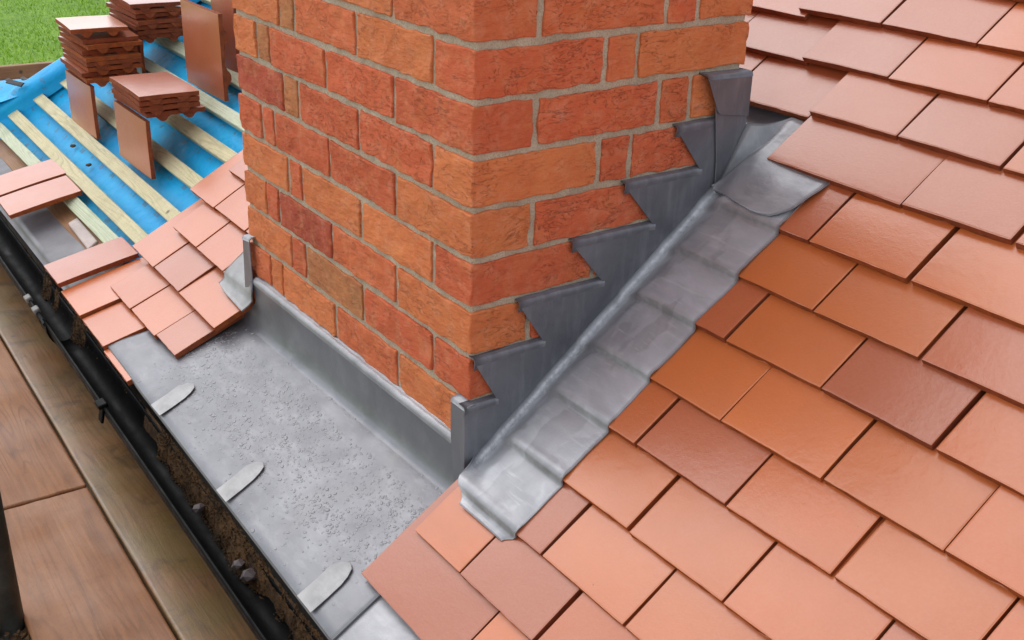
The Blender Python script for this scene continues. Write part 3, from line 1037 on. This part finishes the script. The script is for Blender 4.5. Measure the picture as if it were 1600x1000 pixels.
# ================================================================ STEP FLASHING ON THE RIGHT FACE
def bed(k): return JZ - CO * k
ROOFZ = lambda y: ZR + y * math.tan(TH)
def step_flashing():
    root = empty('step_flashing', (.05, .2, -.6))
    tag(root, 'grey lead stepped flashing climbing the right face of the chimney', 'lead flashing')
    steps = [(7, .004, .046), (6, .003, .130), (5, .080, .240), (4, .175, .336), (3, .270, .426), (2, .366, .470)]
    XF = .0085
    out = []
    # start low at the corner and climb the steps; upper outline from left to right
    lowY = [(.470, ROOFZ(.470) - .036), (.0, ROOFZ(0) - .036)]
    up = []
    for n, (k, ya, yb) in enumerate(steps):
        zt = bed(k) - .006
        if n == 0: up += [(-.0135, zt)]
        else: up += [(ya, zt)]
        # right end of this top edge = foot of the next diagonal
        if n < len(steps) - 1: up += [(yb + .0015, zt - .001)]
        else: up += [(yb, zt)]
    outline = [Vector((XF, y, z)) for (y, z) in up] + [Vector((XF, y, z)) for (y, z) in lowY] + [Vector((XF, -.0135, ROOFZ(0) - .050))]
    poly_plate('upstand', outline, (1, 0, 0), .0025, M['lead_shaded'], root, .0006)
    # rolled top edges tucked into the joints
    for n, (k, ya, yb) in enumerate(steps):
        zt = bed(k)
        pts = []
        y0 = ya if n else -.0135
        for i in range(10):
            y = y0 + (yb + .0015 - y0) * i / 9
            wz = .0012 * noise.noise(Vector((y * 30, k, 0)))
            pts.append([(XF - .0020, y, zt - .018), (XF + .0001, y, zt - .011), (XF + .0007, y, zt - .006 + wz), (XF + .0002, y, zt - .0022 + wz),
                        (XF - .0032, y, zt + .0006 + wz), (XF - .016, y, zt + .0010 + wz)])
        sheet('rolled_edge', pts, M['lead_shaded'], root, .0018)
    # the cover strip dressed over the tiles
    pts = []
    ss = []
    s = -.078
    while s < .60:
        ss.append(s); s += .004
    ks = sorted(rows[k][0] for k in rows)
    def th(s):
        below = [q for q in ks if q <= s]
        b = below[-1] if below else -.1
        above = [q for q in ks if q > s]
        # saw-tooth of the tiles, softened where the lead bridges each tail
        h = -TILT * (s - b)
        nx_ = above[0] if above else s + 1
        h2 = 0.0
        t = sm(nx_ - .007, nx_ + .000, s)
        h = h * (1 - t) + h2 * t
        d = s - b
        h += .0018 * math.exp(-((d - .009) / .007) ** 2)
        return h + .0055
    for s in ss:
        row = []
        prof = [(.0087, -.0190), (.0091, -.0245), (.0108, -.0285), (.0140, -.0300), (.0185, -.0290), (.0260, -.0250), (.036, -.0190), (.046, -.0125), (.056, -.0062), (.0645, -.0016), (.073, .0003), (.09, 0), (.112, .0006), (.134, 0), (.155, 0), (.172, -.0004), (.1835, -.0012), (.1885, -.0024)]
        for (x, e) in prof:
            ee = e
            if s < -.012:                        # in front of the chimney the strip lies on the tile
                g = sm(-.012, -.045, s)
                ee = e * (1 - g) + (.004 * (1 - x / .19) if x < .17 else e) * g
            xx = x
            if s < -.005:
                g = sm(-.005, -.048, s)
                lo = .040 + .030 * sm(-.044, -.078, s)
                xx = x + (max(0, lo - .0087)) * g * max(0, 1 - (x - .0087) / .181)
            if s < -.060 and x > .15:
                xx -= (x - .15) * .45 * sm(-.060, -.078, s)
            wv = .0005 * noise.noise(Vector((s * 22, x * 10, 3.3))) + .0005 * noise.noise(Vector((s * 70, x * 40, 8)))
            wx = .0020 * noise.noise(Vector((s * 16, 0, 6))) if x > .15 else (.0011 * noise.noise(Vector((s * 30, 2, 6))) if .0135 < x < .06 else 0)
            row.append(rp(xx + wx, s, th(s) * (min(1, .15 + .85 * sm(.010, .074, xx)) if s > 0 else 1) + ee + wv * sm(.012, .05, x), ZR))
        pts.append(row)
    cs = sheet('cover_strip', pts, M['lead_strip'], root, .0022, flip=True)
    # scuffing and a highlight painted pale along the bend; darker lines at each step
    wear = cs.data.attributes.new('scuff_highlight', 'FLOAT', 'POINT')
    step_dark = cs.data.attributes.new('step_dark', 'FLOAT', 'POINT')
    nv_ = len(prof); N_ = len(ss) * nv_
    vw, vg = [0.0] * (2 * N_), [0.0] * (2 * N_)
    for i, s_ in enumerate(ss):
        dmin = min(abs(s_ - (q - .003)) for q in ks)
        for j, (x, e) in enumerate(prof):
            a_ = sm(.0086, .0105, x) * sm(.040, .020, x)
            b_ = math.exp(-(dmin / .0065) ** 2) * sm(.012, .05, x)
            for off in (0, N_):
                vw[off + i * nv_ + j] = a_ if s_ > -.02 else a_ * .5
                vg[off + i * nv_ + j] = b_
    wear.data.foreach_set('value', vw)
    step_dark.data.foreach_set('value', vg)
    # folded return wrapping the near corner
    XW = -.033
    outl = [Vector((XW, -.0115, bed(7) - .004)), Vector((.0080, -.0115, bed(7) - .0045)), Vector((.0080, -.0115, ROOFZ(0) - .058)), Vector((.002, -.0125, ROOFZ(0) - .09)), Vector((-.020, -.0125, ROOFZ(0) - .085)), Vector((XW, -.0115, ROOFZ(0) - .02))]
    poly_plate('corner_return', outl, (0, -1, 0), .0025, M['lead_wet'], root, .0008)
    pts = []
    for i in range(6):
        x = XW + (.0085 - XW) * i / 5
        pts.append([(x, -.0118, bed(7) - .008), (x, -.0114, bed(7) - .004), (x, -.008, bed(7) - .0004), (x, .004, bed(7) + .0004)])
    sheet('rolled_edge', pts, M['lead'], root, .0018)
step_flashing()

# ================================================================ BACK GUTTER CORNER
def back_flashing():
    root = empty('back_gutter_flashing', (.09, .52, -.25))
    tag(root, 'folded lead corner piece at the back of the chimney under the upper tiles', 'lead flashing')
    def W(y, z, x=.0135): return Vector((x, y, z))
    poly_plate('turned_tab', [W(.4125, -.0765, .0175), W(.508, -.0795, .0175), W(.509, -.147, .0175), W(.446, -.137, .0175), W(.4405, -.132, .0175)], (1, 0, 0), .0025, M['lead_shaded'], root, .0007)
    pts = []
    for i in range(7):
        y = .4125 + .0955 * i / 6; zt = -.0765 - .003 * i / 6
        pts.append([(.0178, y, zt - .004), (.0176, y, zt + .0006), (.013, y, zt + .004), (-.01, y, zt + .004)])
    sheet('rolled_edge', pts, M['lead_shaded'], root, .0018)
    poly_plate('upstand', [W(.4385, -.125), W(.509, -.135), W(.510, -.160), W(.458, -.262), W(.4555, -.258), W(.4520, -.212)], (1, 0, 0), .0025, M['lead_shaded'], root, .0006)
    # facet between the wall and the fold, then the sheet lying on the tiles
    n1, n2 = 22, 22
    R7H = lambda q: -TILT * (q - .5255)
    def on(x, q, up=.0045): return rp(x, q, R7H(q) + up - .026 * sm(.074, .014, x) * sm(.66, .56, q), ZR)
    P0 = Vector((.0168, .4545, -.2632)); P1 = Vector((.0150, .5105, -.1580)); P2 = on(.048, .722, .010)
    pw0 = Vector((.0150, .4565, -.2590))
    outer = [(.0185, .5545), (.0880, .5360), (.1414, .5285), (.1700, .5350), (.1892, .5580), (.1990, .605), (.201, .66), (.200, .722)]
    pts = []
    for i in range(n1):
        u = i / (n1 - 1)
        a = pw0.lerp(P1, u)
        c = P0.lerp(P2, u) + Vector((.008 * math.sin(u * 3.14), 0, 0))
        q = u ** .8 * (len(outer) - 1); qi = min(int(q), len(outer) - 2)
        ex = outer[qi][0] + (outer[qi + 1][0] - outer[qi][0]) * (q - qi)
        es = outer[qi][1] + (outer[qi + 1][1] - outer[qi][1]) * (q - qi)
        cs = .557 + (.722 - .557) * u
        row = []
        for j in range(9):
            t = j / 8
            p = a.lerp(c, t) - Vector((.3, -ST, CT)) * .006 * math.sin(t * 3.14) * (.3 + u)
            row.append(p)
        for j in range(1, n2):
            t = j / (n2 - 1)
            x = c.x + (ex - c.x) * t
            q2 = cs + (es - cs) * t
            lift = .010 * (1 - t) ** 3 + .0100 * sm(.66, .58, q2) + .002 + .0012 * noise.noise(Vector((x * 40, q2 * 30, 2))) * (1 if q2 < .62 else .2)
            row.append(on(x, q2, lift))
        pts.append(row)
    sheet('corner_sheet', pts, M['lead'], root, .0024, flip=True)
    # gutter sheet running along behind the chimney
    pts = []
    for i in range(30):
        x = .085 - .95 * i / 29
        row = []
        for (y, h) in ((.507, .075), (.509, .03), (.520, .012), (.545, -.022), (.575, -.046), (.64, -.056), (.70, -.062)):
            h = min(h, .0 - .02) if x > 0 else h
            p = Vector((x, y, ROOFZ(y) + h - (.04 * sm(-.1, -.8, x))))
            row.append(p)
        pts.append(row)
    sheet('gutter_sheet', pts, M['lead'], root, .0022, flip=True)
back_flashing()

# ================================================================ CORNER PIECE AT THE FAR END
def corner_piece():
    root = empty('corner_flashing', (-.82, -.03, -.66))
    tag(root, 'small pale lead corner piece folded over tiles at the far end of the chimney', 'lead flashing')
    # strip standing on the chimney face
    poly_plate('upstand', [Vector((-.806, -.013, -.517)), Vector((-.774, -.013, -.513)), Vector((-.772, -.013, -.575)), Vector((-.770, -.0135, -.603)), Vector((-.772, -.0145, -.622)), Vector((-.782, -.016, -.638)), Vector((-.806, -.016, -.640))], (0, -1, 0), .0025, M['lead_shaded'], root, .0008)
    pts = []
    for i in range(6):
        x = -.808 + .036 * i / 5
        pts.append([(x, -.0133, -.520 + .001 * i), (x, -.0128, -.515 + .001 * i), (x, -.009, -.5115 + .001 * i), (x, .004, -.511 + .001 * i)])
    sheet('rolled_edge', pts, M['lead'], root, .0018)
    # flap dressed over the tiles, following the step of a tile tail
    pts = []
    nu, nv = 20, 16
    for i in range(nu):
        u = i / (nu - 1)
        row = []
        for j in range(nv):
            t = j / (nv - 1)
            # u across (from wall side to outer), t down the slope
            ss = .066 - .112 * t - .006 * (1 - u) * sm(.8, 1, t)
            xi = -.806 + .038 * sm(.2, .72, t) - .004 * sm(.85, 1, t)
            xo = -.914 + .045 * sm(.94, 1.0, t)
            x = xi + (xo - xi) * u
            step = -.010 * sm(-.012, -.026, ss)
            up = .034 * (1 - u) ** 4 * (1 - sm(.30, .85, t))
            row.append(rp(x, ss, .0095 + step + up + .0012 * noise.noise(Vector((u * 6, t * 6, 2))), ZL))
        pts.append(row)
    sheet('dressed_flap', pts, M['lead_clip'], root, .0024, flip=False)
corner_piece()

# ================================================================ GUTTER
def gyf(x): return -.2797 - .0211 * (x + 1.87)
def gutter():
    root = empty('gutter', (-1.0, -.26, -.94))
    tag(root, 'black half round plastic eaves gutter with wet dirt inside', 'gutter')
    wd, dp = .072, .058
    def prof(x):
        yf = gyf(x); yb = yf + wd
        pr = [(yf - .004, -.868), (yf - .006, -.861), (yf - .003, -.8575), (yf + .001, -.860)]
        for q in range(1, 12):
            a = math.pi * q / 12
            pr.append((yf + wd / 2 - math.cos(a) * wd / 2, -.860 - math.sin(a) ** .8 * dp - .015 * (q / 12)))
        pr += [(yb - .001, -.875), (yb + .001, -.8735), (yb + .004, -.8745), (yb + .005, -.880)]
        return pr
    def run(name, xa, xb, off, mat, n=30):
        pts = []
        for i in range(n):
            x = xa + (xb - xa) * i / (n - 1)
            c = gyf(x) + wd / 2
            pts.append([(x, c + (y - c) * (1 + off * 28), z - off * (1 if z < -.875 else .6)) for (y, z) in prof(x)])
        return sheet(name, pts, mat, root, .0025)
    run('channel', -3.6, -1.392, 0, M['gutter'])
    run('channel', -1.386, 1.0, -.0015, M['gutter'])
    run('union_joint', -1.440, -1.372, .0022, M['gutter'], 4)
    # front clips of the brackets
    for (x, m) in ((-1.535, 'gutter_grey'), (-1.455, 'gutter_grey')):
        y = gyf(x)
        me = box_mesh('bracket_clip', .026, .016, .014, M[m], (2, 2, 2), .0025)
        inst('bracket_clip', me, root, (x, y - .004, -.859), (R(20), 0, 0))
    for x in (-.905, -2.3, .2):
        y = gyf(x)
        me = box_mesh('bracket', .022, .006, .034, M['gutter'], (2, 2, 3), .002)
        inst('bracket', me, root, (x, y - .006, -.880), (R(-12), 0, 0))
        me = box_mesh('bracket_clip', .030, .020, .010, M['gutter'], (2, 2, 2), .002)
        inst('bracket_clip', me, root, (x, y - .004, -.856), (R(10), 0, 0))
    return root
gutter()

def debris():
    # matted moss and grit along the back of the gutter: lumpy bed plus thousands of loose crumbs
    v, f = [], []
    rnd = random.Random(5)
    nu, nv = 320, 12
    def amount(x):
        a = .13 + .30 * sm(-.25, .45, noise.noise(Vector((x * 4.3, 2, 9)))) + .2 * noise.noise(Vector((x * 17, 2, 9)))
        a *= sm(-.95, -.80, x) + .9 * math.exp(-((x + 1.36) / .06) ** 2) + .9 * math.exp(-((x + 1.62) / .10) ** 2)
        return max(.12 if x > -.86 else 0.0, min(1.1, a))
    for i in range(nu):
        x = -1.95 + 2.35 * i / (nu - 1)
        a = amount(x)
        for j in range(nv):
            t = j / (nv - 1)
            yb = gyf(x) + .074
            y = yb - t * (.008 + .038 * a)
            z = -.868 - .052 * t ** 1.2 + .010 * a * (1 - t) + .006 * noise.noise(Vector((x * 50, y * 90, 1))) + .004 * noise.noise(Vector((x * 130, y * 160, 1)))
            if a < .12 and x < -.86: z -= .06
            v.append((x, y, z))
    f = grid_faces(nu, nv)
    def crumb(c, r):
        b = len(v)
        for p in ((1, 0, 0), (-1, 0, 0), (0, 1, 0), (0, -1, 0), (0, 0, 1), (0, 0, -1)):
            v.append(tuple(c[q] + p[q] * r * rnd.uniform(.5, 1.3) for q in range(3)))
        for q in ((0, 2, 4), (2, 1, 4), (1, 3, 4), (3, 0, 4), (2, 0, 5), (1, 2, 5), (3, 1, 5), (0, 3, 5)):
            f.append(tuple(b + w_ for w_ in q))
    for _ in range(5200):
        x = rnd.uniform(-1.95, .4)
        a = amount(x)
        if a < .15 and rnd.random() > .05: continue
        t = rnd.random() ** 1.3 * 1.15
        y = gyf(x) + .074 - t * (.008 + .042 * a)
        z = -.866 - .052 * min(1, t) ** 1.2 + .010 * a * max(0, 1 - t)
        crumb((x, y, z + .002), rnd.uniform(.0010, .0034))
    o = mesh_obj('moss_debris', v, f, M['moss'], None, smooth=False)
    tag(o, 'brown moss and grit matted along the back of the black gutter', 'debris', kind='stuff')
debris()

def stone(name, x, y, z, r, label, mat, seed, group=None, cat='stone', flat=.6):
    bm = bmesh.new()
    bmesh.ops.create_icosphere(bm, subdivisions=1, radius=r)
    for v_ in bm.verts:
        d = noise.noise_vector(v_.co * 60 + Vector((seed * 9.1, seed, 3)))
        v_.co = v_.co + d * r * .35
        v_.co.z *= flat
    vs = [Vector((x, y, z)) + v_.co for v_ in bm.verts]
    bm.verts.index_update()
    fs = [tuple(q.index for q in fc.verts) for fc in bm.faces]
    bm.free()
    o = mesh_obj(name, vs, fs, mat, None, smooth=False)
    tag(o, label, cat, group)
    return o
stone('stone_chip', -.300, -.265, -.893, .012, 'smaller grey stone chip in the gutter, farther up than its neighbour', M['stone'], 1, 'stone chips in the gutter')
stone('stone_chip', -.264, -.260, -.893, .015, 'larger pinkish grey stone chip in the gutter, nearest the camera', M['stone'], 2, 'stone chips in the gutter')
stone('stone_chip', -.500, -.257, -.896, .012, 'grey stone chip in the gutter below the middle lead clip', M['stone'], 3, 'stone chips in the gutter')

# ================================================================ SCAFFOLD
def board(xa, xb, ya, yb, z, mat, label, seed):
    L, wd = xb - xa, yb - ya
    me = box_mesh('scaffold_board', L, wd, .038, mat, (40, 8, 2), .003, .0014, seed)
    cx, cy = (xa + xb) / 2, (ya + yb) / 2
    o = inst('scaffold_board', me, None, (cx, cy, z - .019), (random.uniform(-.004, .004), 0, R(-1.25)))
    # follow the skew of the eaves about the reference x
    o.location.y += -.0218 * (cx + .85)
    tag(o, label, 'board', 'boards of the scaffold deck')
    return o
BZ = -1.0
board(-4.4, .9, -.3640, -.135, BZ + .004, M['board_moss'], 'mossy olive brown scaffold board running beside the gutter', 1)
board(-4.4, -.8535, -.5700, -.3680, BZ, M['board'], 'reddish brown scaffold board beyond the butt joint, second from the gutter', 2)
board(-.8495, 1.0, -.5700, -.3680, BZ - .002, M['board'], 'reddish brown scaffold board this side of the butt joint, second from the gutter', 3)
board(-4.4, 1.0, -.8450, -.6180, BZ - .004, M['board'], 'brown scaffold board in the bottom left corner outside the steel pole', 4)

def tube(name, pa, pb, r, mat, parent=None, n=20):
    v, f = [], []
    ax = (Vector(pb) - Vector(pa)).normalized()
    u = ax.orthogonal().normalized(); w_ = ax.cross(u)
    for p, rr in ((pa, r), (pb, r), (pb, r - .004), (pa, r - .004)):
        for q in range(n):
            a = 6.28318 * q / n
            v.append(Vector(p) + (u * math.cos(a) + w_ * math.sin(a)) * rr)
    for ring in range(4):
        for q in range(n):
            a, b = ring * n + q, ring * n + (q + 1) % n
            c, d = ((ring + 1) % 4) * n + (q + 1) % n, ((ring + 1) % 4) * n + q
            f.append((a, b, c, d))
    return mesh_obj(name, v, f, mat, parent)
pole = tube('scaffold_pole', (-.512, -.598, -2.4), (-.512, -.598, .95), .0235, M['steel'])
tag(pole, 'dark steel scaffold pole standing in the gap between boards', 'pole')
rnd = random.Random(21)
def leaf_litter():
    v, f = [], []
    for _ in range(260):
        x = rnd.uniform(-.66, -.30); y = -.594 + rnd.uniform(-.02, .02) - .02 * (x + .5); z = BZ - .03 + rnd.uniform(-.008, .02)
        r = rnd.uniform(.003, .009); b = len(v)
        for q in range(4):
            a = q * 1.571 + rnd.uniform(-.3, .3)
            v.append((x + math.cos(a) * r, y + math.sin(a) * r, z + rnd.uniform(-.004, .004)))
        v.append((x, y, z + r * .6))
        f += [(b, b + 1, b + 4), (b + 1, b + 2, b + 4), (b + 2, b + 3, b + 4), (b + 3, b, b + 4), (b + 3, b + 2, b + 1, b)]
    o = mesh_obj('leaf_litter', v, f, M['moss'], None, False)
    tag(o, 'dark leaf litter caught between boards around the pole foot', 'debris', kind='stuff')
leaf_litter()

# timber toe board seen past the verge
me = box_mesh('toe_board', 2.6, .040, .20, M['toe'], (20, 2, 4), .003, .002, 8)
o = inst('toe_board', me, None, (-3.42, 1.0, -.790), (0, 0, R(88)))
tag(o, 'brown timber board on edge beyond the blue membrane, against the lawn', 'board')

# ================================================================ LOOSE TILES
LM = [tile_mesh('clay_tile', seed=20 + s, nibs=True, camber=(.0034, .0026, .0040, .0014)[s]) for s in range(4)]
def loose(x, y, z, rot, label, group, length=TLEN, width=TWID, kind='r', name='clay_tile', mesh=None):
    o = bpy.data.objects.new(name, mesh or random.choice(LM))
    link(o)
    o.location = (x, y, z)
    o.rotation_euler = rot
    o.scale = (width / TWID, length / TLEN, 1)
    o.color = tcol(kind)
    tag(o, label, 'roof tile', group)
    return o

# two eaves tiles lying loose over the gutter
loose(-1.922, -.2435, -.7425, (R(11.4), 0, R(-1.5)), 'loose pink clay tile over the gutter, the nearer of two lying side by side', 'loose tiles at the eaves', .195, .158, 'o', mesh=LM[3])
loose(-2.095, -.2300, -.7395, (R(11.4), 0, R(-1.0)), 'loose pink clay tile over the gutter, the farther of two lying side by side', 'loose tiles at the eaves', .195, .158, 'o', mesh=LM[3])

SC = .94
def stack(xr, y0, zb, n, name_txt, skewtop=None, seed=0, dz=.0142):
    """n tiles laid flat, heads at the +x end (xr), lying from y0 to y0 + width"""
    rn = random.Random(seed)
    w_, l_ = TWID * SC, TLEN * SC
    ords = ['bottom', 'second', 'third', 'fourth', 'fifth', 'sixth', 'seventh', 'eighth', 'ninth', 'tenth', 'eleventh']
    for i in range(n):
        pos = 'topmost' if i == n - 1 else ('bottom' if i == 0 else ords[i] + ' from the bottom')
        lab = 'flat clay tile, %s in the %s' % (pos, name_txt)
        z = zb + dz * i + .011 + .0125
        flip = (i % 2 == 1)
        dx, dy, dr = rn.uniform(-.016, .005), rn.uniform(-.005, .005), rn.uniform(-.04, .04)
        rx, ry = rn.uniform(-.008, .008), rn.uniform(-.010, .006)
        if skewtop and i == n - 1:
            dr, ry = skewtop
            z += .006
        # local +y (towards the head) points to +x: rotate by -90 degrees about z
        loose(xr - l_ + dx, y0 + w_ / 2 + dy, z, (0 + ry, rx, -math.pi / 2 + dr), lab, 'stacked tiles on the battens', l_, w_, rn.choice('rrod'))

def upright(xl, xr, y, z, hgt, label, kind='r', head_right=False, yaw=0, grp='upright tiles on the battens', lean=0.0):
    """a tile standing on its long edge, face towards -y, nibs behind"""
    L = xr - xl
    # local y -> +x (length), local x -> z (height), local z -> -y (face)
    m = Matrix(((0, 1, 0), (0, 0, -1), (-1, 0, 0)))     # columns: images of local x, y, z
    m = Matrix((( 0, 1, 0), (0, 0, -1), (-1, 0, 0)))
    if not head_right:
        m = Matrix.Rotation(math.pi, 3, 'Y') @ m
    o = loose(xl if head_right else xr, y, z + hgt / 2, (0, 0, 0), label, grp, L, hgt, kind)
    o.rotation_euler = (Matrix.Rotation(yaw, 3, 'Z') @ Matrix.Rotation(lean, 3, 'X') @ m).to_euler()
    return o

upright(-1.838, -1.584, .0605, -.622, .152, 'clay tile standing on edge under the short stack', 'r')
stack(-1.580, .060, -.4745, 4, 'short stack nearest the chimney', None, 1, .0155)
upright(-2.285, -2.037, .057, -.625, .152, 'clay tile standing on edge under the tall skewed stack', 'r')
stack(-2.035, .054, -.4760, 9, 'tall skewed stack with the tilted top', (-.10, .035), 2, .0156)
upright(-2.35, -2.110, .232, -.520, .150, 'clay tile standing on edge behind the tall skewed stack', 'd')
stack(-2.095, .225, -.380, 7, 'rear stack against the lawn', None, 3, .0150)
upright(-1.872, -1.6045, .2815, -.448, .226, 'large clay tile standing upright on the battens close to the chimney', 'r', True)
upright(-1.822, -1.664, .349, -.402, .25, 'clay tile standing behind the large upright tile, half hidden by the chimney', 'r', True)

# crumbs of broken tile on the membrane
for i, (x, s, lab) in enumerate(((-2.165, -.012, 'tiny broken clay fragment on the blue membrane, the farther one'), (-1.98, -.025, 'tiny broken clay fragment on the blue membrane, the nearer one'))):
    p = rp(x, s, -.050, ZL)
    stone('tile_fragment', p.x, p.y, p.z, .010, lab, M['moss'], 5 + i, 'broken tile fragments', 'fragment', .5).color = (0.25, .10, .06, 1)
